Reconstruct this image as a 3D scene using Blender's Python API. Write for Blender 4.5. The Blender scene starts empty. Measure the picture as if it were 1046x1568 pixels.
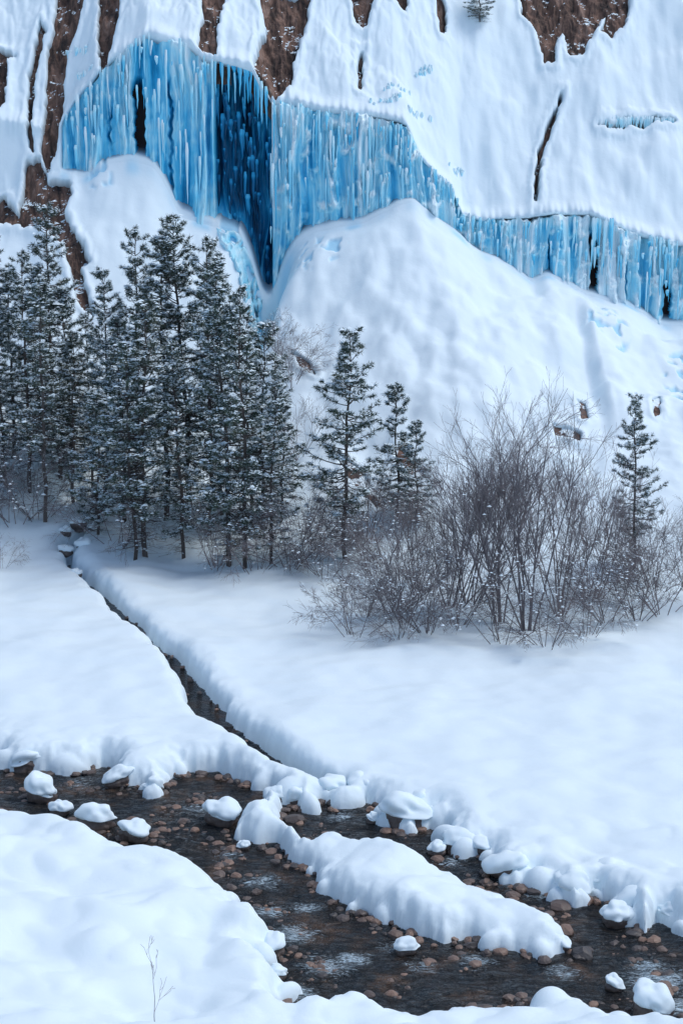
import bpy, math, random
import numpy as np
from mathutils import Vector
rng=np.random.default_rng(7); random.seed(7)
scene=bpy.context.scene
# ------------------------------------------------------------------ noise
_p=np.random.default_rng(3).permutation(256); _p=np.concatenate([_p,_p,_p])
_g=np.random.default_rng(4).normal(size=(256,3)); _g/=np.linalg.norm(_g,axis=1)[:,None]
_a=np.random.default_rng(5).uniform(0,2*np.pi,256); _gx=np.cos(_a); _gy=np.sin(_a)
def n2(x,y):
    x=np.asarray(x,float); y=np.asarray(y,float)
    xi=np.floor(x).astype(int); yi=np.floor(y).astype(int); xf=x-xi; yf=y-yi; xi&=255; yi&=255
    u=xf*xf*xf*(xf*(xf*6-15)+10); v=yf*yf*yf*(yf*(yf*6-15)+10)
    def g(ix,iy,dx,dy):
        h=_p[_p[ix&255]+(iy&255)]; return _gx[h]*dx+_gy[h]*dy
    a=g(xi,yi,xf,yf); b=g(xi+1,yi,xf-1,yf); c=g(xi,yi+1,xf,yf-1); d=g(xi+1,yi+1,xf-1,yf-1)
    return 1.5*((a+(b-a)*u)*(1-v)+(c+(d-c)*u)*v)
def f2(x,y,o=4,l=2.05,g=0.5):
    s=0;a=1
    for k in range(o):
        s=s+a*n2(x+17.3*k,y-9.1*k); x=x*l; y=y*l; a*=g
    return s
def n3(x,y,z):
    xi=np.floor(x).astype(int); yi=np.floor(y).astype(int); zi=np.floor(z).astype(int)
    xf=x-xi; yf=y-yi; zf=z-zi; xi&=255; yi&=255; zi&=255
    f=lambda t:t*t*t*(t*(t*6-15)+10)
    u,v,w=f(xf),f(yf),f(zf)
    def g(i,j,k):
        h=_p[_p[_p[(xi+i)&255]+((yi+j)&255)]+((zi+k)&255)]; G=_g[h]
        return G[...,0]*(xf-i)+G[...,1]*(yf-j)+G[...,2]*(zf-k)
    L=lambda a,b,t:a+(b-a)*t
    return 1.6*L(L(L(g(0,0,0),g(1,0,0),u),L(g(0,1,0),g(1,1,0),u),v),L(L(g(0,0,1),g(1,0,1),u),L(g(0,1,1),g(1,1,1),u),v),w)
def f3(p,s,o=3):
    r=0;a=1;q=p*s
    for k in range(o):
        r=r+a*n3(q[:,0]+k*7.7,q[:,1],q[:,2]-k*3.1); q=q*2.1; a*=.5
    return r
def sm(a,b,x):
    t=np.clip((x-a)/(b-a),0,1); return t*t*(3-2*t)
# ------------------------------------------------------------------ camera matching (photo measurements -> metres)
CAMZ=20.0; PITCH=math.radians(12); F=2734.0
def ray(u,v):
    a=(u-523)/F; b=(784-v)/F
    return (a, math.cos(PITCH)+b*math.sin(PITCH), -math.sin(PITCH)+b*math.cos(PITCH))
def at_y(u,v,y):
    d=ray(u,v); return d[0]/d[1]*y, CAMZ+d[2]/d[1]*y
def on_plane(u,v,z):
    d=ray(u,v); t=(z-CAMZ)/d[2]; return (d[0]*t,d[1]*t)
def zat(v,y): return at_y(523,v,y)[1]
YC=105.0; YT=106.2
bot=[(-150,300),(0,300),(60,255),(95,262),(135,275),(150,255),(200,242),(235,252),(258,285),(275,330),(330,348),(345,350),(370,368),(390,420),(400,470),(420,470),(432,415),(450,385),(480,362),(520,352),(560,350),(590,338),(610,322),(632,312),(650,324),(700,352),(722,378),(760,392),(800,425),(815,440),(835,425),(870,440),(905,458),(960,470),(1000,490),(1046,495),(1200,510)]
top=[(-150,160),(0,190),(60,195),(95,190),(115,150),(160,105),(190,75),(225,48),(290,62),(312,84),(335,88),(385,105),(400,128),(420,152),(480,160),(560,172),(622,192),(645,240),(690,280),(708,325),(735,332),(800,337),(850,330),(905,328),(960,352),(1046,370),(1200,390)]
xb=np.array([at_y(u,v,YC)[0] for u,v in bot]); zb_=np.array([at_y(u,v,YC)[1] for u,v in bot])
xt=np.array([at_y(u,v,YT)[0] for u,v in top]); zt_=np.array([at_y(u,v,YT)[1] for u,v in top])
xs_=np.linspace(-80,80,3201)
def gsm(a,sg):
    k=np.exp(-0.5*(np.arange(-200,201)*0.05/sg)**2); k/=k.sum(); return np.convolve(np.pad(a,200,mode='edge'),k,'valid')
zj=gsm(np.interp(xs_,xb,zb_),.25); zs=gsm(zj,3.0); zts=gsm(np.interp(xs_,xt,zt_),2.2)
def ZB(x): return np.interp(x,xs_,zj)
def ZT(x): return np.interp(x,xt,zt_)
ZW=-0.45
def zwater(y): return ZW+0.02*np.maximum(y-57,0)
def H(x,y):
    x=np.asarray(x,float); y=np.asarray(y,float)
    y0=np.interp(x,[-25,-8,4,12,25],[79,79,75,70,69])
    s=np.clip((y-y0)/(YC-y0),0,1)
    zbe=np.interp(x,xs_,zs)*(1-s**14)+ZB(x)*s**14
    base=0.3+0.012*np.clip(y-50,0,60)
    z=base+(zbe-1.0)*(0.32*s+0.68*s*s)
    c=np.clip((y-YC)/(YT-YC),0,1)
    z=z+c*(ZT(x)-ZB(x))
    up=np.maximum(y-YT,0)
    z=z+1.35*np.minimum(up,16)+0.75*np.clip(up-16,0,150)+(np.interp(x,xs_,zts)-ZT(x))*sm(0,4.5,up)
    z=z+0.45*np.clip(37-y,0,37)+0.25*np.clip(-y,0,200)
    return z
_ys=np.arange(34,150,0.04)
def survey(u,v):
    d=ray(u,v); x=d[0]/d[1]*_ys; z=CAMZ+d[2]/d[1]*_ys
    i=np.argmax(H(x,_ys)>=z); return (x[i],_ys[i])
# ------------------------------------------------------------------ polygons in plan
def sd_poly(px,py,poly):
    P=np.array(poly); D=np.full(px.shape,1e9); ins=np.zeros(px.shape,bool)
    for i in range(len(P)):
        a=P[i]; b=P[(i+1)%len(P)]; e=b-a; L=max(e@e,1e-9)
        t=np.clip(((px-a[0])*e[0]+(py-a[1])*e[1])/L,0,1)
        D=np.minimum(D,(px-a[0]-t*e[0])**2+(py-a[1]-t*e[1])**2)
        c=((a[1]>py)!=(b[1]>py))
        if a[1]!=b[1]: ins^=c&(px<(b[0]-a[0])*(py-a[1])/(b[1]-a[1])+a[0])
    D=np.sqrt(D); return np.where(ins,-D,D)
far=[(-300,1120),(-80,1150),(0,1165),(20,1182),(70,1182),(100,1180),(130,1182),(160,1172),(185,1180),(172,1205),(200,1204),(222,1205),(240,1222),(255,1195),(275,1184),(330,1184),(360,1194),(400,1207),(440,1218),(465,1242),(490,1228),(520,1238),(560,1228),(583,1240),(590,1268),(630,1278),(660,1258),(690,1272),(700,1308),(750,1312),(760,1348),(790,1358),(820,1348),(850,1378),(880,1388),(910,1370),(950,1390),(965,1412),(985,1428),(1010,1408),(1046,1428),(1120,1450),(1400,1500)]
near=[(1400,1640),(1100,1600),(1020,1580),(975,1568),(930,1522),(880,1500),(780,1507),(700,1517),(640,1532),(600,1532),(540,1512),(490,1532),(440,1538),(425,1520),(435,1480),(400,1452),(385,1440),(412,1415),(398,1392),(370,1383),(350,1345),(310,1325),(230,1305),(180,1295),(100,1265),(60,1240),(0,1225),(-80,1215),(-300,1190)]
RIVER=[on_plane(u,v,ZW) for u,v in far]+[on_plane(u,v,0.25) for u,v in near]
isl=[(428,1290),(440,1316),(475,1332),(490,1356),(520,1382),(560,1400),(600,1415),(650,1436),(680,1444),(710,1438),(770,1454),(830,1462),(875,1462)]
isl2=[(870,1425),(842,1390),(800,1373),(740,1343),(700,1328),(650,1307),(600,1297),(560,1290),(510,1272),(480,1283),(440,1260),(425,1244),(430,1215),(410,1210),(400,1230),(372,1240),(362,1258),(395,1268)]
ISLAND=[on_plane(u,v,ZW) for u,v in isl]+[on_plane(u,v,0.1) for u,v in isl2]
creek=[(150,740,.2),(140,790,.22),(104,828,.22),(108,862,.22),(125,892,.22),(178,935,.27),(238,985,.33),(283,1032,.45),(318,1078,.6),(348,1112,.6),(400,1142,.45),(440,1168,.32),(478,1182,.22),(520,1196,.4)]
CREEK=[on_plane(u,v,0.0)+(w,) if v>870 else survey(u,v)+(w,) for u,v,w in creek]
def sd_creek(x,y):
    D=np.full(x.shape,1e9)
    for a,b in zip(CREEK[:-1],CREEK[1:]):
        ex,ey=b[0]-a[0],b[1]-a[1]; L=ex*ex+ey*ey
        t=np.clip(((x-a[0])*ex+(y-a[1])*ey)/L,0,1)
        D=np.minimum(D,np.hypot(x-a[0]-t*ex,y-a[1]-t*ey)-(a[2]+(b[2]-a[2])*t))
    return D
def dwater(x,y):
    d=np.full(x.shape,50.0); m=(y>34)&(y<66)&(np.abs(x)<45)
    if m.any():
        X,Y=x[m],y[m]
        d[m]=np.maximum(sd_poly(X,Y,RIVER),-sd_poly(X,Y,ISLAND))+0.16*n2(X*1.1,Y*1.1)+0.10*n2(X*3.1+5,Y*3.1)+.04*n2(X*7,Y*7)
    return d
def dcreek(x,y):
    d=np.full(x.shape,50.0); m=(y>48)&(y<100)&(x>-20)&(x<6)
    if m.any():
        X,Y=x[m],y[m]; d[m]=sd_creek(X,Y)+0.20*n2(X*0.6,Y*0.5)+0.09*n2(X*1.7,Y*1.5)+0.04*n2(X*4,Y*4)
    return d
lumps=[]
FS=[on_plane(u,v,ZW) for u,v in far]; IS=[on_plane(u,v,ZW) for u,v in isl]; NS=[on_plane(u,v,0.25) for u,v in near]
for line,off,dens,rm_ in ((FS,-0.1,1.3,.35),(IS,-.1,1.2,.12),(NS,0.25,.5,.3)):
    for a,b in zip(line[:-1],line[1:]):
        L=math.hypot(b[0]-a[0],b[1]-a[1])
        for q in range(max(1,int(L*dens))):
            t=random.random(); r=random.uniform(.14,.32)+random.random()**3*rm_
            lumps.append((a[0]+(b[0]-a[0])*t+random.uniform(-.2,.2),a[1]+(b[1]-a[1])*t-off+random.uniform(-.1,.3),r,r*random.uniform(.8,1.15)+.15,random.uniform(.7,1.3),random.uniform(0,3.1)))
rocks_px={
 'A':[(88,-30),(135,-30),(120,30),(105,70),(98,120),(98,170),(86,230),(75,262),(62,230),(70,160),(72,80),(82,40)],
 'B':[(152,-30),(188,-30),(180,40),(166,110),(156,130),(150,60)],
 'B2':[(62,35),(70,45),(54,110),(49,200),(53,235),(44,228),(43,120)],
 'C':[(305,-30),(348,-30),(332,50),(332,84),(318,84),(302,70),(312,30)],
 'D':[(390,-30),(478,-30),(464,40),(450,90),(446,135),(432,150),(405,135),(388,105),(392,80),(408,40)],
 'E':[(549,60),(557,60),(554,132),(548,132)],'E2':[(536,-30),(580,-30),(562,30),(546,20)],'E3':[(665,-30),(684,10),(681,55),(673,50)],
 'E4':[(600,-30),(625,-30),(622,18),(604,5)],
 'F':[(795,-30),(968,-30),(958,40),(935,62),(920,55),(928,20),(908,60),(892,88),(870,82),(862,40),(852,50),(850,97),(834,92),(820,40),(800,20)],
 'G':[(863,140),(851,172),(833,215),(827,260),(823,316),(817,316),(819,268),(824,220),(842,172),(859,140)],
 'H':[(-40,75),(26,86),(12,100),(9,165),(0,175),(-40,180)],
 'I':[(40,250),(62,238),(75,275),(108,278),(110,300),(100,325),(120,370),(138,402),(124,412),(132,440),(144,478),(118,458),(98,380),(62,335),(30,332),(-40,330),(-40,308),(5,300),(28,318)],
 'J':[(402,478),(420,475),(426,495),(412,518),(395,508),(394,485)],
 'K':[(520,705),(548,715),(570,745),(592,768),(578,778),(550,755),(522,722)],
 'L':[(446,556),(480,572),(484,590),(458,578)],
 'M':[(845,660),(888,668),(886,676),(850,670)],'N':[(884,628),(895,625),(900,650),(890,652)],'O':[(998,634),(1010,626),(1010,652),(1002,656)],
 'P':[(914,189),(940,185),(990,183),(1033,188),(1028,193),(985,195),(930,195)],
 'R':[(610,690),(650,720),(640,740),(606,715)],
}
ROCKS={k:[survey(u,v) for u,v in p] for k,p in rocks_px.items()}
ice_px=[[(335,345),(375,345),(398,380),(405,460),(380,430),(350,390)],[(460,385),(520,380),(530,400),(480,430),(455,425)],[(900,485),(935,490),(958,530),(950,552),(905,525)],[(1018,560),(1060,550),(1060,640),(1025,620)],[(140,258),(165,252),(168,282),(145,290)]]
ICEP=[[survey(u,v) for u,v in p] for p in ice_px]
def rockdist(x,y):
    D=np.full(x.shape,9.0)
    for k,P in ROCKS.items():
        A=np.array(P); m=(x>A[:,0].min()-1)&(x<A[:,0].max()+1)&(y>A[:,1].min()-1)&(y<A[:,1].max()+1)
        if m.any(): D[m]=np.minimum(D[m],sd_poly(x[m],y[m],P))
    return D
def terrain(x,y):
    z=H(x,y)
    slope=sm(78,90,y)*(1-0.6*sm(YC-2,YC,y)+0.6*sm(YT,YT+1,y))
    n=0.28*f2(x*0.13+3,y*0.13,2)+0.10*f2(x*0.45,y*0.6,2)
    n=n+(1-sm(46,52,y))*sm(30,37,y)*(.34*f2(x*.33+7,y*.4+1,2)+.10*np.abs(n2(x*.9,y*.9+4))+.55*sm(0,-9,x))
    n=n+slope*(0.65*f2(x*0.20+9,y*0.15,3)+0.07*f2(x*0.9,y*0.7,2))
    up=sm(YT,YT+1.2,y)
    n=n+up*(0.30*f2(x*0.4+4,y*0.3+2,3)+0.16*np.abs(f2(x*1.5,y*0.9,2))*(.2+.8*sm(9,4,x)))
    n=n+.15*sm(88,94,y)*(1-sm(103,105,y))*np.abs(f2(x*.30+2,y*.22+5,2))
    n=n+1.2*np.exp(-((x-4)/6)**2-((y-97)/6)**2)+0.9*sm(13.2,14.2,x)*sm(88,93,y)*(1-sm(101,104,y))
    gx=np.interp(y,[80,90,97,103,105],[-15.5,-12.5,-6.0,-4.45,-4.35]); n=n-(1.5+1.9*sm(96,102,y))*np.exp(-((x-gx)/1.15)**2)*sm(82,88,y)*(1-sm(104.6,105,y))
    z=z+n
    d=dwater(x,y); zw=zwater(y)
    z=z+0.10*np.abs(n2(x*0.9,y*0.9))*(1-sm(0.5,3,d))
    kk=np.clip(d/0.75,0,1); rise=np.sqrt(1-(1-kk)**2)
    z=np.where(d<40,np.where(d>0,zw+(z-zw)*rise,zw-0.6*np.clip(-d/0.3,0,1)),z)
    dc=dcreek(x,y); wd=.75+.35*n2(x*.5+9,y*.5); kk=np.clip(dc/wd,0,1); rise=.35*np.sqrt(1-(1-np.clip(dc/.25,0,1))**2)+.65*np.sqrt(1-(1-kk)**2)
    zc=zw+np.maximum(H(x,y)-1.2-zw,0)*sm(76,80,y)
    z=np.where(dc<40,np.where(dc>0,zc+(z-zc)*rise,zc-0.4*np.clip(-dc/0.3,0,1)),z)
    for lx,ly,r,h,an,ro in lumps:
        mm=(np.abs(x-lx)<r*1.4)&(np.abs(y-ly)<r*1.4)
        if mm.any():
            c_,s_=math.cos(ro),math.sin(ro); ax=(x[mm]-lx)*c_+(y[mm]-ly)*s_; ay=(y[mm]-ly)*c_-(x[mm]-lx)*s_
            q=1-((ax/an)**2+(ay*an)**2)/(r*r); b_=np.where(q>0,ZW-0.1+h*np.sqrt(np.maximum(q,0)),-9); a_=z[mm]
            k=.22; hh=np.clip(.5+.5*(a_-b_)/k,0,1); z[mm]=b_*(1-hh)+a_*hh+k*hh*(1-hh)*(q>0)
    return z
# ------------------------------------------------------------------ helpers
def mesh(name,V,faces,mats=(),mi=None,smooth=True,attrs=None,obj=True,parent=None):
    V=np.asarray(V,dtype=np.float32)
    if isinstance(faces,np.ndarray): faces=[faces]
    faces=[f for f in faces if len(f)]
    me=bpy.data.meshes.new(name)
    me.vertices.add(len(V)); me.vertices.foreach_set('co',V.ravel())
    loops=np.concatenate([f.ravel() for f in faces]).astype(np.int32)
    tot=np.concatenate([np.full(len(f),f.shape[1]) for f in faces])
    st=np.concatenate([[0],np.cumsum(tot)[:-1]]).astype(np.int32)
    me.loops.add(len(loops)); me.loops.foreach_set('vertex_index',loops)
    me.polygons.add(len(st)); me.polygons.foreach_set('loop_start',st)
    if mi is not None: me.polygons.foreach_set('material_index',np.asarray(mi,dtype=np.int32))
    for m in mats: me.materials.append(m)
    if attrs:
        for k,a in attrs.items():
            at=me.attributes.new(k,'FLOAT','POINT'); at.data.foreach_set('value',np.asarray(a,dtype=np.float32).ravel())
    me.update(calc_edges=True); me.validate()
    if smooth: me.shade_smooth()
    else: me.shade_flat()
    if not obj: return me
    ob=bpy.data.objects.new(name,me); scene.collection.objects.link(ob)
    if parent: ob.parent=parent
    return ob
def grid_faces(nr,nc):
    i=np.arange(nr-1)[:,None]*nc+np.arange(nc-1)[None,:]; i=i.ravel()
    return np.stack([i,i+1,i+nc+1,i+nc],1)
class NT:
    def __init__(s,name):
        s.m=bpy.data.materials.new(name); s.m.use_nodes=True; s.t=s.m.node_tree; s.b=s.t.nodes['Principled BSDF']
    def n(s,typ,**k):
        x=s.t.nodes.new(typ)
        for a,b in k.items():
            if a.startswith('_'): setattr(x,a[1:],b)
            else: x.inputs[a.replace('__',' ')].default_value=b
        return x
    def l(s,a,b): s.t.links.new(a,b)
    def noise(s,scale,detail=4,stretch=None,dist=0,rough=.5):
        tc=s.n('ShaderNodeTexCoord'); nz=s.n('ShaderNodeTexNoise'); nz.inputs['Scale'].default_value=scale; nz.inputs['Detail'].default_value=detail; nz.inputs['Distortion'].default_value=dist; nz.inputs['Roughness'].default_value=rough
        if stretch:
            mp=s.n('ShaderNodeMapping'); mp.inputs['Scale'].default_value=stretch; s.l(tc.outputs['Object'],mp.inputs[0]); s.l(mp.outputs[0],nz.inputs['Vector'])
        else: s.l(tc.outputs['Object'],nz.inputs['Vector'])
        return nz.outputs['Fac']
    def ramp(s,src,stops):
        r=s.n('ShaderNodeValToRGB'); e=r.color_ramp.elements
        while len(e)<len(stops): e.new(.5)
        for q,(p,c) in zip(e,stops): q.position=p; q.color=tuple(c)+(1,) if len(c)==3 else c
        s.l(src,r.inputs[0]); return r.outputs[0]
    def mix(s,f,a,b):
        x=s.n('ShaderNodeMix',_data_type='RGBA')
        if isinstance(f,float): x.inputs[0].default_value=f
        else: s.l(f,x.inputs[0])
        for q,i in ((a,6),(b,7)):
            if isinstance(q,tuple): x.inputs[i].default_value=q+(1,)
            else: s.l(q,x.inputs[i])
        return x.outputs[2]
    def attr(s,n):
        a=s.n('ShaderNodeAttribute'); a.attribute_name=n; return a.outputs['Fac']
    def math(s,op,a,b=0.0):
        x=s.n('ShaderNodeMath',_operation=op)
        for q,i in ((a,0),(b,1)):
            if isinstance(q,(float,int)): x.inputs[i].default_value=q
            else: s.l(q,x.inputs[i])
        return x.outputs[0]
    def bump(s,h,strength=.3,dist=.1):
        b=s.n('ShaderNodeBump'); b.inputs['Strength'].default_value=strength; b.inputs['Distance'].default_value=dist; s.l(h,b.inputs['Height']); s.l(b.outputs[0],s.b.inputs['Normal'])
    def col(s,c,r=.6):
        if isinstance(c,tuple): s.b.inputs['Base Color'].default_value=c+(1,)
        else: s.l(c,s.b.inputs['Base Color'])
        s.b.inputs['Roughness'].default_value=r; return s
SN=(.76,.88,.94)
t=NT('snow_ground')
c=t.mix(t.attr('ice'),SN,(.28,.64,.86))
c=t.mix(t.attr('rock'),c,(.045,.033,.03))
t.col(c,.7); t.bump(t.noise(1.4,4,rough=.6),.22,.13); t.b.inputs['Specular IOR Level'].default_value=.15
M_ground=t.m
t=NT('snow'); t.col(SN,.7); t.b.inputs['Specular IOR Level'].default_value=.15; M_snow=t.m
t=NT('brown_cliff_rock')
c=t.ramp(t.noise(.9,5,(1.8,1,.45),.6,.65),[(.34,(.016,.012,.012)),(.44,(.075,.045,.035)),(.56,(.18,.105,.078)),(.72,(.32,.22,.175))])
ge=t.n('ShaderNodeNewGeometry'); sp_=t.n('ShaderNodeSeparateXYZ'); t.l(ge.outputs['Normal'],sp_.inputs[0])
sf=t.math('GREATER_THAN',t.math('ADD',sp_.outputs[2],t.math('MULTIPLY',t.noise(.8,1),1.2)),1.48)
c=t.mix(sf,c,SN)
t.col(c,.85); t.bump(t.noise(2.2,4,(1.5,1,.4)),.9,.3); M_rock=t.m
t=NT('river_stone')
c=t.mix(t.attr('tint'),(.06,.055,.055),(.26,.165,.12))
t.col(c,.5); t.bump(t.noise(12,2),.4,.05); M_stone=t.m
t=NT('ice')
v=t.math('ADD',t.attr('ice_tone'),t.math('MULTIPLY',t.math('SUBTRACT',t.noise(1.5,4,(1.8,1,.14),.2,.55),.5),.55))
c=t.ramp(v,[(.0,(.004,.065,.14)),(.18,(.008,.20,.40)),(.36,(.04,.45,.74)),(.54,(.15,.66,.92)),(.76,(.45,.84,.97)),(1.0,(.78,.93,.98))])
t.col(c,.22); t.bump(t.noise(4,4,(1.8,1,.35)),.55,.12); t.b.inputs['IOR'].default_value=1.31
M_ice=t.m
t=NT('river_water')
c=t.ramp(t.noise(.8,5,rough=.65),[(.38,(.008,.013,.018)),(.54,(.022,.020,.019)),(.70,(.10,.06,.038))])
fm=t.n('ShaderNodeMapRange'); fm.inputs['From Min'].default_value=.80; fm.inputs['From Max'].default_value=1.0
t.l(t.math('ADD',t.attr('foam'),t.noise(3.6,5,(.8,2.8,1),2.2,.72)),fm.inputs['Value'])
c=t.mix(fm.outputs[0],c,(.60,.76,.86)); t.col(c,.08)
t.bump(t.noise(2.4,4,(1,2.0,1),1.0,.65),1.0,.25); t.b.inputs['IOR'].default_value=1.33; M_water=t.m
def flat(name,a,r=.8):
    t=NT(name); oi=t.n('ShaderNodeObjectInfo'); t.col(t.mix(oi.outputs['Random'],a,tuple(q*1.5 for q in a)),r); return t.m
M_bark=flat('pine_bark',(.065,.055,.05))
M_twig=flat('bare_twig_bark',(.125,.112,.118))
t=NT('pine_needles'); oi=t.n('ShaderNodeObjectInfo')
a=t.ramp(t.noise(.8,1),[(.35,(.028,.060,.048)),(.6,(.055,.092,.062)),(.75,(.12,.13,.07))])
a=t.mix(t.math('MULTIPLY',oi.outputs['Random'],.5),a,(.07,.075,.045))
fr_=t.ramp(t.noise(7,2),[(.55,(0,0,0)),(.68,(.8,.8,.8))])
t.col(t.mix(fr_,a,(.50,.58,.62)),.7); M_needle=t.m
# ------------------------------------------------------------------ terrain sheet
def cat(*segs):
    o=[]
    for a,b,s in segs: o.append(np.arange(a,b-1e-6,s))
    return np.concatenate(o+[np.array([segs[-1][1]])])
X=cat((-400,-60,20),(-60,-24,1.0),(-24,24,.065),(24,60,1.0),(60,400,20))
Y=cat((-200,-20,10),(-20,30,1.5),(30,37,.3),(37,62,.07),(62,82,.10),(82,104,.11),(104,106.5,.03),(106.5,120,.06),(120,135,.5),(135,300,8))
gx,gy=np.meshgrid(X,Y)
x=gx.ravel(); y=gy.ravel(); z=terrain(x,y)
rd=rockdist(x,y)+0.10*n2(x*2.2,y*2.2)+0.05*n2(x*6,y*6)
rm=1-sm(-0.12,0.03,rd)
xi0,xi1=at_y(92,200,YC)[0],26.0
inner=sm(YC+.03,YC+.15,y)*(1-sm(YT-.12,YT-.03,y))*sm(xi0-.1,xi0+.3,x)
xr0,xr1=at_y(328,250,YC)[0],at_y(414,250,YC)[0]
rec=sm(xr0-.15,xr0,x)*(1-sm(xr1,xr1+.15,x))
yy=y+inner*(1.3+3.0*rec)
dep=np.where(y>YC,1.0,.7)
yy=yy+rm*1.3*(y>86)*dep; zz=z-rm*np.where(y>86,.8,.15)
lip=np.exp(-((rd-.2)/.2)**2)*(y>86); zz=zz+.10*lip; yy=yy-.10*lip
lipm=np.exp(-((y-YT-.1)/.25)**2); yy=yy-lipm*(.35+.25*n2(x*1.1,0*x)+.15*n2(x*3.5,0*x+4))
ice=np.zeros_like(x)
for P in ICEP:
    A=np.array(P); m=(x>A[:,0].min()-1)&(x<A[:,0].max()+1)&(y>A[:,1].min()-1)&(y<A[:,1].max()+1)
    q=f2(x[m]*1.3,y[m]*1.3,2); ice[m]=np.maximum(ice[m],sm(.05,.4,q)*(1-sm(-.1,.4,sd_poly(x[m],y[m],P))))
zz=zz-ice*.2
ice=np.maximum(ice*.7,.6*np.exp(-((y-YC+.2)/.25)**2)*(x>-17)*sm(-.2,.5,n2(x*.8,0*x)))
ice=np.clip(ice,0,1)
mesh('snow_ground',np.stack([x,yy,zz],1),grid_faces(len(Y),len(X)),[M_ground],attrs={'rock':np.clip(np.maximum(rm,inner),0,1),'ice':ice})
def gz(px,py): return float(terrain(np.array([px]),np.array([py]))[0])
# ------------------------------------------------------------------ rock outcrops behind the snow edges
for k_,P in ROCKS.items():
    A=np.array(P); x0,x1=A[:,0].min()-.4,A[:,0].max()+.4; y0,y1=A[:,1].min()-.4,A[:,1].max()+.4
    if k_ in 'CD': y0=YT-.12
    gX,gY=np.meshgrid(np.arange(x0,x1,.07),np.arange(y0,y1,.05)); px=gX.ravel(); py=gY.ravel()
    if gX.shape[0]<3 or gX.shape[1]<3: continue
    pz=terrain(px,py)
    p=np.stack([px,py,pz],1)
    nn=0.5*(1-2*np.abs(n3(px*.9,py*.3,pz*.35)))+.3*(1-2*np.abs(n3(px*2.3,py*.8,pz*.9)))+.14*f3(p,3.0,3)
    sd=sd_poly(px,py,P)
    s_=.3 if k_ in 'KLMNOR' else 1
    off=(.62-.5*nn)*s_+sm(-.05,.25,sd)*.7
    if k_=='G' or k_=='P': off=off+.35
    if k_ in 'CD': off=off-.35*(1-sm(0,1.5,py-YT))
    q=np.stack([px,py+off*.8,pz-off*.6+ (0.05 if s_<1 else 0)],1)
    mesh('rock_outcrop',q,grid_faces(*gX.shape),[M_rock],smooth=False)
# ------------------------------------------------------------------ ice curtain
cx=np.arange(xi0,xi1,.045); nr=150; tt=np.linspace(0,1,nr)
CX,TT=np.meshgrid(cx,tt); px=CX.ravel(); t_=TT.ravel()
zb=ZB(px)-.9; zt=ZT(px)+.1+.22*n2(px*1.3,0*px)+.12*n2(px*4,0*px+3); pz=zb+(zt-zb)*t_
warp=px+.30*n2(px*.5,pz*.3)+.06*n2(px*2,pz*.7)
d=.42*n2(warp*.8,pz*.06)+.42*(1-2*np.abs(n2(warp*1.5+5,pz*.10)))+.17*(1-2*np.abs(n2(warp*4.2,pz*.18+3)))+.05*n2(warp*9,pz*.5)
cell=np.maximum(0,n2(warp*1.3+9,pz*.55)); d=d+.30*cell*(.3+.7*sm(-4.5,-3.5,px))
lump=np.maximum(f2(warp*1.4,pz*1.1,3)-.12,0)*(.25+.75*sm(-4.5,-3.5,px)); d=d+.42*lump
gapm=0*px
for u_,w,va,vb,st in ((214,.30,112,232,1),(915,.22,345,470,1),(1032,.2,420,500,1),(168,.08,150,230,.35),(262,.10,110,300,.35),(965,.06,380,460,.4),(845,.05,350,430,.4)):
    gx_=at_y(u_,300,YC)[0]; za,zc_=zat(vb,YC),zat(va,YC)
    g_=(1-sm(w*.5,w*1.3,np.abs(px-gx_+.2*n2(pz*.6,0*px)+.10*n2(pz*2.5,0*px+2))))*sm(za-.5,za+.6,pz)*(1-sm(zc_-1.2,zc_,pz)); gapm=np.maximum(gapm,g_*st)
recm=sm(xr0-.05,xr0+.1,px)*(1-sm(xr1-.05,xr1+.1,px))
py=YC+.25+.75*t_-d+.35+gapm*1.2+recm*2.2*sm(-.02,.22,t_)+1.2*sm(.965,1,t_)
ice_tone=.64+.15*n2(px*.35,pz*.15)+.44*(d-.2)+.28*sm(.75,1,t_)*(.5+n2(px*.8,pz*.5))+.30*lump-.8*gapm-recm*.56*sm(.05,.3,t_)+.15*n2(px*2.6,pz*.10)*(1-recm)+.08*sm(4,7,px)  # ice tone: frosty pale on ridges and top, darker in gaps and recess
ice_tone=ice_tone+.12*np.abs(n2(px*1.2,pz*1.1))*(1-recm)-.10*(px<-8)
ice_tone=np.clip(ice_tone,0.0,1.05)
hole=gapm>.75
fc=grid_faces(nr,len(cx)); fc=fc[~hole[fc].any(1)]
falls=bpy.data.objects.new('frozen_waterfall',None); scene.collection.objects.link(falls)
o=mesh('ice_curtain',np.stack([px,py,pz],1),fc,[M_ice],attrs={'ice_tone':ice_tone}); o.parent=falls
# ice bulges below the recess
P=[survey(u,v) for u,v in [(332,352),(365,350),(395,385),(402,400),(408,462),(385,450),(360,415),(338,385)]]
A=np.array(P); gX,gY=np.meshgrid(np.arange(A[:,0].min()-.5,A[:,0].max()+.5,.05),np.arange(A[:,1].min()-.5,YC-.02,.03)); px=gX.ravel(); py=gY.ravel(); pz=terrain(px,py)
bl_=np.sqrt(np.maximum(0,.8-np.abs(f2(px*1.0+3,pz*.8,3))*1.5)); off=.35-.9*bl_*(1-sm(-.3,.3,sd_poly(px,py,P)))
o=mesh('ice_bulge',np.stack([px,py+off*.8,pz-off*.4],1),grid_faces(*gX.shape),[M_ice],attrs={'ice_tone':np.clip(.45+.5*bl_,0,1)}); o.parent=falls
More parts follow.
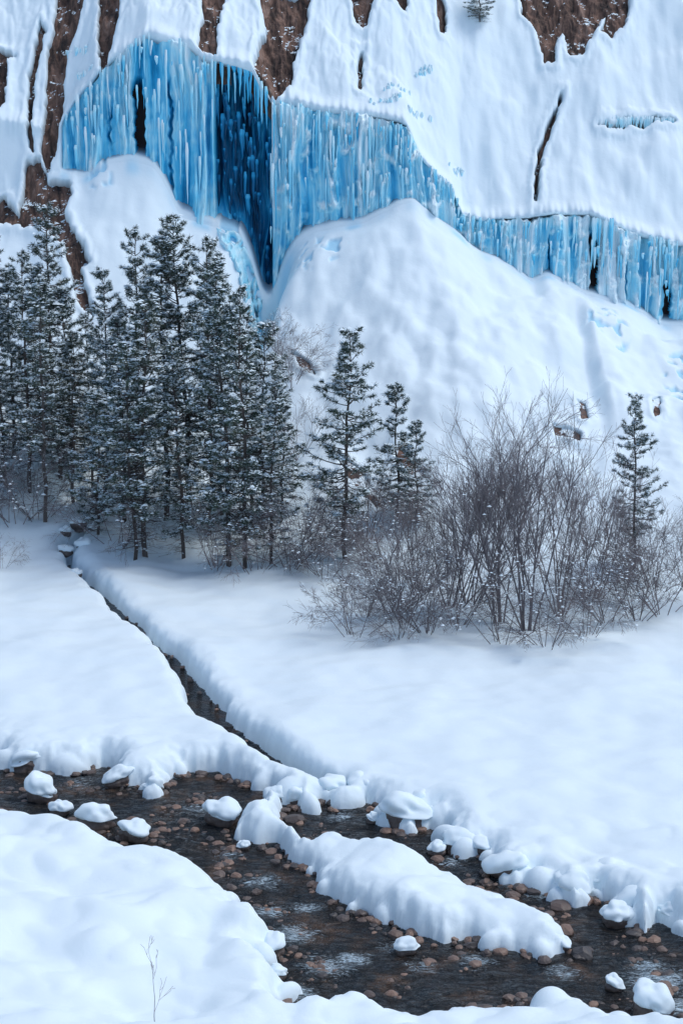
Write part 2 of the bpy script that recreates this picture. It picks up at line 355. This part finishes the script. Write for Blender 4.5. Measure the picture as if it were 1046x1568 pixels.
# tubes builder
def tubes(paths,sides=4):
    V=[];Q=[];n=0
    ang=np.arange(sides)*2*np.pi/sides
    ring=np.stack([np.cos(ang),np.sin(ang)],1)
    for P,R in paths:
        P=np.asarray(P,float); R=np.asarray(R,float); m=len(P)
        tg=np.gradient(P,axis=0); tg/=np.linalg.norm(tg,axis=1)[:,None]+1e-9
        ref=np.array([0,0,1.]) if abs(tg[0,2])<.8 else np.array([1.,0,0])
        a=np.cross(tg,ref); a/=np.linalg.norm(a,axis=1)[:,None]+1e-9; b=np.cross(tg,a)
        V.append((P[:,None,:]+R[:,None,None]*(ring[None,:,0,None]*a[:,None,:]+ring[None,:,1,None]*b[:,None,:])).reshape(-1,3))
        i=(np.arange(m-1)[:,None]*sides+np.arange(sides)[None,:]); j=(np.arange(m-1)[:,None]*sides+(np.arange(sides)+1)[None,:]%sides)
        Q.append(np.stack([i,j,j+sides,i+sides],2).reshape(-1,4)+n); n+=m*sides
    return np.concatenate(V),np.concatenate(Q)
paths=[];fr=[]
def icicle(x,y,z,L,r,f):
    m=9; s=np.linspace(0,1,m); P=np.stack([x+.012*rng.normal(size=m).cumsum(),y+0*s,z-L*s],1); a=rng.normal(size=m); a=np.convolve(a,[.25,.5,.25],'same'); R=r*(1-s)**.6*(1+.16*a)*sm(-.12,.08,s)+.006
    paths.append((P,np.abs(R))); fr.extend(list(np.repeat(np.clip(f+.15*(s<.2)-.1*s,0,1),7)))
for q in range(420):
    x_=rng.uniform(xi0+.2,22)
    if xr0<x_<xr1: continue
    b_,t__=float(ZB(x_)),float(ZT(x_)); h=t__-b_
    if h<.6: continue
    z0=t__-rng.uniform(0,.8)**2*h; L=min(rng.uniform(.3,.4*h+.4)*rng.uniform(.5,1.3),z0-b_+.3)
    icicle(x_,YC+.15+.6*(z0-b_)/h-rng.uniform(.0,.3),z0,L,rng.uniform(.03,.12),np.clip(rng.normal(.74,.13),0.35,1))
for q in range(30):
    x_=rng.uniform(xr0,xr1-.1); icicle(x_,YT-.05,float(ZT(x_))+.15,rng.uniform(.5,2.6),rng.uniform(.05,.12),rng.uniform(.4,.75))
for q in range(80):
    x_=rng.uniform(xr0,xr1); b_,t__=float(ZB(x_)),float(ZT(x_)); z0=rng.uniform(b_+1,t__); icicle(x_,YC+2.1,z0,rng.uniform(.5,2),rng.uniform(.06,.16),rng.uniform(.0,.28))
gx_=at_y(920,300,YC)[0]
for q in range(14): icicle(gx_+rng.uniform(-.4,.9),YC+.3,zat(335,YC)+rng.uniform(-.2,.1),rng.uniform(.8,2.6),rng.uniform(.05,.11),rng.uniform(.5,.9))
for q in range(80):
    sx,sy=survey(rng.uniform(914,1034),182+rng.uniform(-2,3)); icicle(sx,sy-.02,float(H(sx,sy))+.15,rng.uniform(.3,1.0),rng.uniform(.05,.1),rng.uniform(.85,1))
for cu,cv,cw,cn in ((650,112,14,14),(608,135,22,12),(590,160,25,14),(640,175,20,10),(700,245,12,8),(120,70,18,12),(140,110,22,14)):
    for q in range(cn):
        sx,sy=survey(cu+rng.uniform(-cw,cw),cv+rng.uniform(-4,4)); icicle(sx,sy-.1,gz(sx,sy)+.12,rng.uniform(.3,1.1),rng.uniform(.05,.1),rng.uniform(.8,1))
V,Q=tubes(paths,7); o=mesh('icicles',V,Q,[M_ice],attrs={'ice_tone':np.array(fr)}); o.parent=falls
# ------------------------------------------------------------------ water
WX=cat((-45,-15,.5),(-15,15,.08),(15,45,.5)); WY=cat((34,38,.5),(38,60,.08),(60,92,.5)); a,b=np.meshgrid(WX,WY); a=a.ravel(); b=b.ravel()
foam=np.zeros_like(a)
for u_,v_,r,s in ((450,1430,1.0,.40),(500,1480,1.0,.40),(540,1468,.7,.44),(455,1520,.7,.42),(1010,1500,1.3,.42),(990,1480,.8,.40),(790,1352,.7,.40),(415,1395,.8,.38),(690,1320,.7,.36),(600,1450,.8,.33),(300,1240,1.,.33),(520,1250,.8,.36),(400,1350,1,.36),(1046,1540,1,.42),(730,1470,.9,.33),(120,1200,1,.31),(470,1390,.6,.40),(860,1490,.8,.35),(640,1480,.8,.33),(350,1310,.8,.33),(820,1370,.6,.38)):
    fx,fy=on_plane(u_,v_,ZW); foam=np.maximum(foam,s*np.exp(-((a-fx)/r)**2-((b-fy)/(r*.9))**2))
wz=zwater(b)+(.045*f2(a*1.2,b*1.8,3)+.10*foam*2*f2(a*1.8,b*2.4,2))*(b<60)*(np.abs(a)<15)
mesh('river_water',np.stack([a,b,wz],1),grid_faces(len(WY),len(WX)),[M_water],attrs={'foam':foam})
# ------------------------------------------------------------------ stones
import bmesh
def ico(sub):
    bm=bmesh.new(); bmesh.ops.create_icosphere(bm,subdivisions=sub,radius=1); V=np.array([v.co[:] for v in bm.verts]); Fc=np.array([[v.index for v in f.verts] for f in bm.faces]); bm.free(); return V,Fc
I1,I2,I3=ico(1),ico(2),ico(4)
V=[];Fa=[];tint=[];n=0
def stone(x,y,z,r):
    global n
    v=I2[0].copy(); s=rng.uniform(0,50,3); v=v*(1+.28*n3(v[:,0]*1.1+s[0],v[:,1]*1.1+s[1],v[:,2]*1.1+s[2])[:,None]+.05*rng.normal(size=(len(v),1)))
    v=v*np.array([rng.uniform(.8,1.4),rng.uniform(.8,1.2),rng.uniform(.5,.8)])*r
    a=rng.uniform(0,6.28); c,s_=math.cos(a),math.sin(a); v=np.stack([v[:,0]*c-v[:,1]*s_,v[:,0]*s_+v[:,1]*c,v[:,2]],1)
    V.append(v+[x,y,z]); Fa.append(I2[1]+n); n+=len(v); tint.extend([rng.uniform(0,1)**1.6]*len(v))
sx=rng.uniform(-14,14,20000); sy=rng.uniform(38,60,20000); d=dwater(sx,sy)
for i in np.where((d>-.35)&(d<.12))[0][:560]: stone(sx[i],sy[i],ZW+rng.uniform(-.03,.06),rng.uniform(.05,.18)*(1.5 if rng.random()<.08 else 1))
dens=f2(sx*.45+2,sy*.45,2)
for i in np.where((d<-.3)&(dens+rng.uniform(-.25,.25,20000)>.14))[0][:1300]: stone(sx[i],sy[i],ZW-.04+rng.uniform(-.03,.02),.035+.16*rng.random()**3)
sx=rng.uniform(-18,3,9000); sy=rng.uniform(54,86,9000); d=dcreek(sx,sy)
for i in np.where((d>-.3)&(d<.05))[0][:40]: stone(sx[i],sy[i],float(zwater(sy[i]))+.02,rng.uniform(.05,.14))
mesh('river_stones',np.concatenate(V),np.concatenate(Fa),[M_stone],smooth=False,attrs={'tint':tint})
bl=[(65,1228,48),(92,1248,28),(150,1270,50),(205,1288,44),(38,1182,44),(340,1264,50),(236,1216,30),(180,1205,40),(455,1232,32),(422,1232,36),(618,1268,66),(655,1256,28),(670,1310,28),(700,1304,44),(735,1308,40),(775,1346,52),(878,1376,52),(930,1366,60),(966,1356,36),(945,1418,42),(985,1400,56),(1035,1415,44),(620,1462,32),(940,1518,30),(1000,1560,60),(415,1462,44),(425,1500,30),(510,1222,44),(556,1222,50),(572,1262,22),(450,1212,30),(690,1250,26),(820,1440,44),(860,1455,30),(640,1250,40),(372,1302,18),(388,1275,34)]
for bi,(u_,v_,w) in enumerate(bl+[(100,845,22),(128,838,24),(150,775,26),(120,805,28),(145,812,22),(100,815,18),(118,878,16)]):
    if bi<len(bl): bx,by=on_plane(u_,v_,ZW); bz=ZW; dist=math.hypot(by,20)
    else: bx,by=survey(u_,v_); bz=float(H(bx,by))-.15; dist=by
    r=w/2/F*dist
    e=bpy.data.objects.new('snow_capped_boulder',None); scene.collection.objects.link(e); e.location=(bx,by+r*.5,bz)
    s=rng.uniform(0,50,3); v=I3[0]; nn=n3(v[:,0]*.9+s[0],v[:,1]*.9+s[1],v[:,2]*.9+s[2])
    rv=v*(1+.3*nn+.12*n3(v[:,0]*3+s[0],v[:,1]*3,v[:,2]*3))[:,None]*[r*.95,r*.85,r*.75]
    mesh('rock',rv+[0,0,r*.22],I3[1],[M_stone],attrs={'tint':np.full(len(v),.2)},parent=e)
    zc=np.where(v[:,2]<-.1,v[:,2]*.35,v[:,2]); ax,ay,az_=rng.uniform(.82,1.2),rng.uniform(.8,1.1),rng.uniform(.6,.95); tilt=rng.uniform(-.3,.3)
    bump2=.45*np.exp(-((v-np.array([rng.uniform(-.8,.8),-.3,rng.uniform(.0,.6)]))**2).sum(1)/.35)
    m_=(1+.42*nn+.20*n3(v[:,0]*1.9,v[:,1]*1.9+s[1],v[:,2]*1.9)+bump2*rng.choice([0,1]))[:,None]
    sv=np.stack([v[:,0]*r*ax,v[:,1]*r*ay,zc*r*az_+tilt*v[:,0]*r],1)*m_
    mesh('snow_cap',sv+[0,0,r*.70],I3[1],[M_snow],parent=e)
# ------------------------------------------------------------------ trees
def tri_tufts(pos,dirs,k,L,w):
    n=len(pos); P=np.repeat(pos,k,0); D=np.repeat(dirs,k,0)+rng.normal(size=(n*k,3))*.75; D/=np.linalg.norm(D,axis=1)[:,None]
    S=np.cross(D,rng.normal(size=(n*k,3))); S/=np.linalg.norm(S,axis=1)[:,None]
    l=L*rng.uniform(.6,1.2,(n*k,1)); a=P+S*w/2; b=P-S*w/2; c=P+D*l
    return np.stack([a,b,c],1).reshape(-1,3),np.arange(n*k*3).reshape(-1,3)
OV=np.array([(1,0,0),(-.2,1,0),(-.9,-.5,0),(.3,-.9,.1),(0,0,.8)],float); OF=np.array([(0,1,4),(1,2,4),(2,3,4),(3,0,4),(0,2,1),(0,3,2)])
def blobs(pos,rad):
    n=len(pos); V=OV[None]*(rad[:,None,None]*np.array([1.2,1.2,.7]))*rng.uniform(.6,1.4,(n,len(OV),1))+pos[:,None,:]+rng.normal(size=(n,1,3))*.03
    Fc=OF[None]+(np.arange(n)*len(OV))[:,None,None]; return V.reshape(-1,3),Fc.reshape(-1,3)
def make_pine(name,h,cs,spread,snow=.35,lean=0,dn=1.0):
    P=[];m=12; s=np.linspace(0,1,m); bx=np.cumsum(rng.normal(size=m))*.07+lean*s; by=np.cumsum(rng.normal(size=m))*.07
    tr=np.stack([bx,by,s*h-.4],1); r0=.0085*h+.02; P.append((tr,r0*(1-s)**.8+.012))
    tp=[];td=[]; sn=[]
    zc=cs*h
    while zc<h*.985:
        f=(zc-cs*h)/(h-cs*h); prof=(min(1,(f+.25)*2.2))*(1-f)**.62+.05
        gap=.45 if rng.random()<.22 else 1
        for b in range(rng.integers(3,6)):
            if rng.random()<.08: continue
            L=spread*prof*rng.uniform(.45,1.25)*gap+.15; az=rng.uniform(0,6.28); el=math.radians(-16+55*f+rng.normal()*12)
            base=np.array([np.interp(zc/h,s,bx),np.interp(zc/h,s,by),zc-.4+rng.uniform(-.15,.15)])
            q=np.linspace(0,1,6); dv=np.array([math.cos(az)*math.cos(el),math.sin(az)*math.cos(el),math.sin(el)])
            pth=base+q[:,None]*dv*L+np.stack([0*q,0*q,(-.28*q+.38*q*q)*L],1)
            P.append((pth,.026*(1-q)*L**.5+.007))
            side=np.array([-math.sin(az),math.cos(az),0])
            nb=int(3+L*6*dn*(.7+.3*f))
            for w in range(nb):
                g=rng.uniform(.2,1)**.75; o_=np.array([np.interp(g,q,pth[:,i]) for i in range(3)]); sg=rng.choice([-1,1])
                bd=dv*.7+side*sg*rng.uniform(.3,1)+np.array([0,0,rng.uniform(-.2,.35)]); bd/=np.linalg.norm(bd); bL=L*.3*(1.15-g)+.12
                e_=o_+bd*bL; P.append((np.array([o_,e_]),np.array([.009,.005])))
                for gg in (.5,1.):
                    if rng.random()<.72+.28*f: tp.append(o_+bd*bL*gg); td.append(bd*.6+[0,0,.2])
                if rng.random()<.6*(1-f)+.1: sn.append((o_+e_)/2+[0,0,.02])
            tp.append(pth[-1]); td.append(dv)
        zc+=rng.uniform(.22,.40)
    for b in range(int(h*5)):
        zc=rng.uniform(.06,cs+.2)*h; L=rng.uniform(.4,1.7); az=rng.uniform(0,6.28); o_=np.array([np.interp(zc/h,s,bx),np.interp(zc/h,s,by),zc-.4]); q=np.linspace(0,1,4)
        dv=np.array([math.cos(az),math.sin(az),-.2]); pth=o_+q[:,None]*dv*L+rng.normal(size=(4,3))*.06*q[:,None]; P.append((pth,.013*(1-q)+.005))
        for w in range(6):
            g=rng.uniform(.3,1); oo=o_+dv*L*g; e_=oo+np.array([rng.normal(),rng.normal(),-.1])*.3; P.append((np.array([oo,e_]),np.array([.006,.004])))
            if rng.random()<.5: sn.append((oo+e_)/2)
    tp=np.array(tp);td=np.array(td)
    V1,Q1=tubes(P,3); V2,T2=tri_tufts(tp,td,10,.23,.036)
    k_=rng.random(len(tp))<snow; pk=tp[k_]+td[k_]*.08+[0,0,.07]; pk=np.concatenate([pk]+[pk+rng.normal(size=pk.shape)*[.12,.12,.03] for _ in range(3)]+([np.array(sn)] if sn else [])); V3,T3=blobs(pk,rng.uniform(.018,.068,len(pk))*np.where(rng.random(len(pk))<.07,2.3,1))
    V=np.concatenate([V1,V2,V3]); mi=[0]*len(Q1)+[1]*len(T2)+[2]*len(T3)
    return mesh(name,V,[Q1,T2+len(V1),T3+len(V1)+len(V2)],[M_bark,M_needle,M_snow],mi=mi,smooth=False,obj=False)
def make_bush(name,h,stems,spread,dense=1.0,snow=.06,droop=0.):
    P=[];sn=[]
    def grow(p,dv,L,r,lev):
        m=5 if lev<2 else 3; pts=[p]; d_=dv.copy()
        for i in range(m-1):
            d_=d_+rng.normal(size=3)*.11+np.array([0,0,(.10 if lev<2 else .05)-droop*(.25)]); d_/=np.linalg.norm(d_); pts.append(pts[-1]+d_*L/(m-1))
        pts=np.array(pts); rr=r*np.linspace(1,.35,m); P.append((pts,np.maximum(rr,.004)))
        if rng.random()<snow*(3 if lev==1 else 1): sn.append(pts[m//2]+[0,0,.03])
        if lev>=3: return
        nc=[7,6,5][lev]; nc=int(nc*dense+rng.random())
        for i in range(nc):
            g=rng.uniform(.3 if lev==0 else .15,1); o_=np.array([np.interp(g*(m-1),np.arange(m),pts[:,k]) for k in range(3)])
            q=rng.normal(size=3); q-=q.dot(d_)*d_; q/=np.linalg.norm(q); nd=d_*.8+q*rng.uniform(.3,.7); nd/=np.linalg.norm(nd)
            grow(o_,nd,L*rng.uniform(.35,.58)*(1.15-.4*g),r*.42,lev+1)
    for s in range(stems):
        az=rng.uniform(0,6.28); t_=rng.uniform(.05,1)*spread; dv=np.array([math.cos(az)*t_,math.sin(az)*t_,1.]); dv/=np.linalg.norm(dv)
        grow(np.array([math.cos(az)*.3*rng.random(),math.sin(az)*.3*rng.random(),-.3]),dv,h*rng.uniform(.55,.85),.0050*h,0)
    V1,Q1=tubes(P,3); sn=np.array(sn) if sn else np.zeros((1,3)); V3,T3=blobs(sn,rng.uniform(.02,.075,len(sn)))
    return mesh(name,np.concatenate([V1,V3]),[Q1,T3+len(V1)],[M_twig,M_snow],mi=[0]*len(Q1)+[1]*len(T3),smooth=False,obj=False)
pines=[make_pine('pine_a',15,.22,1.9,.5),make_pine('pine_b',15,.30,1.75,.5),make_pine('pine_c',15,.16,2.1,.5),make_pine('pine_d',12,.25,1.9,.45,.5),make_pine('pine_e',9,.16,1.7,.5)]
PH=[15,15,15,12,9]
def place(name,me,mh,u_,v_,vt,wide=1.0):
    px,py=survey(u_,v_); z0=gz(px,py); topz=at_y(u_,vt,py)[1]; s=(topz-z0)/mh
    o=bpy.data.objects.new(name,me); scene.collection.objects.link(o); o.location=(px,py,z0); o.scale=(s*wide,s*wide,s); o.rotation_euler=(0,0,rng.uniform(0,6.28)); return o
tl=[(44,752,372,0),(72,800,420,1),(90,705,298,0),(-12,700,352,2),(22,690,400,1),(118,735,500,3),(165,770,398,0),(205,865,520,3),(232,855,455,3),(255,795,345,1),(222,760,335,0),(290,790,322,2),(318,815,348,0),(352,865,395,2),(376,872,432,2),(410,800,490,3),(338,790,380,1),(190,800,470,1),(-30,790,420,0),(415,868,560,2),
    (535,850,497,3),(612,790,582,4),(965,875,600,3),(640,800,640,4),(735,42,-45,4),(430,790,600,4),(280,850,520,2),(140,690,470,1),(385,780,470,0),(8,740,440,2),(62,690,400,2),(108,690,430,4),(150,820,590,4)]
for u_,v_,vt,k in tl: place('pine_tree',pines[k],PH[k],u_,v_,vt,1.5 if v_<60 else rng.uniform(.9,1.15))
bushes=[make_bush('bush_a',9,9,.5,1,.010),make_bush('bush_b',7,9,.75,1,.016),make_bush('bush_c',5,11,1.0,.9,.06,.35),make_bush('bush_d',4,9,1.2,.9,.08,.6)]
BH=[8.2,6.3,4.2,2.6]
bd=[(808,968,632,0),(765,955,655,0),(720,925,660,1),(858,940,675,1),(905,915,720,1),(690,930,690,1),(620,960,800,2),(600,930,780,2),(560,940,850,2),(655,975,830,2),(930,955,820,2),(975,945,800,2),(1015,940,790,2),(1060,930,770,1),(770,990,880,3),(840,995,890,3),(700,960,820,2),(545,975,880,3),(500,880,800,3),(470,860,760,3),(445,870,720,2),(390,880,780,3),(430,560,488,3),(445,610,500,2),(25,800,690,3),(5,870,830,3),(-20,800,680,2),(640,900,740,1),(590,860,740,2),(1000,900,760,2),(460,700,600,2),(560,820,720,3),(330,870,760,2),(180,840,740,3),(60,790,700,3),(900,980,880,3),(610,985,900,3)]
for u_,v_,vt,k in bd: place('bare_shrub',bushes[k],BH[k],u_,v_,vt,1.0)
sp=make_bush('sapling',2.2,1,.1,.4,0); px,py=on_plane(250,1590,.5)
o=bpy.data.objects.new('bare_sapling',sp); scene.collection.objects.link(o); o.location=(px,py,gz(px,py))
# ------------------------------------------------------------------ light
w=bpy.data.worlds.new('World'); scene.world=w; w.use_nodes=True; nt=w.node_tree
AZ,EL=math.radians(85),math.radians(60)
sky=nt.nodes.new('ShaderNodeTexSky'); sky.sky_type='NISHITA'; sky.sun_disc=False; sky.sun_elevation=EL; sky.sun_rotation=AZ; sky.air_density=1.0; sky.dust_density=1.5; sky.ozone_density=1.0
nt.links.new(sky.outputs[0],nt.nodes['Background'].inputs[0]); nt.nodes['Background'].inputs[1].default_value=.15
L=bpy.data.lights.new('sun','SUN'); L.energy=1.5; L.angle=math.radians(35); L.color=(1,.99,.97); lo=bpy.data.objects.new('sun',L); scene.collection.objects.link(lo)
dv=Vector((math.sin(AZ)*math.cos(EL),math.cos(AZ)*math.cos(EL),math.sin(EL))); lo.rotation_euler=dv.to_track_quat('Z','Y').to_euler()
cam=bpy.data.cameras.new('camera'); co=bpy.data.objects.new('camera',cam); scene.collection.objects.link(co); co.location=(0,0,CAMZ); co.rotation_euler=(math.radians(90)-PITCH,0,0)
cam.sensor_fit='VERTICAL'; cam.sensor_height=24; cam.lens=12/(784/F); cam.clip_end=2000; scene.camera=co
scene.view_settings.view_transform='Standard'; scene.view_settings.look='None'; scene.view_settings.exposure=0
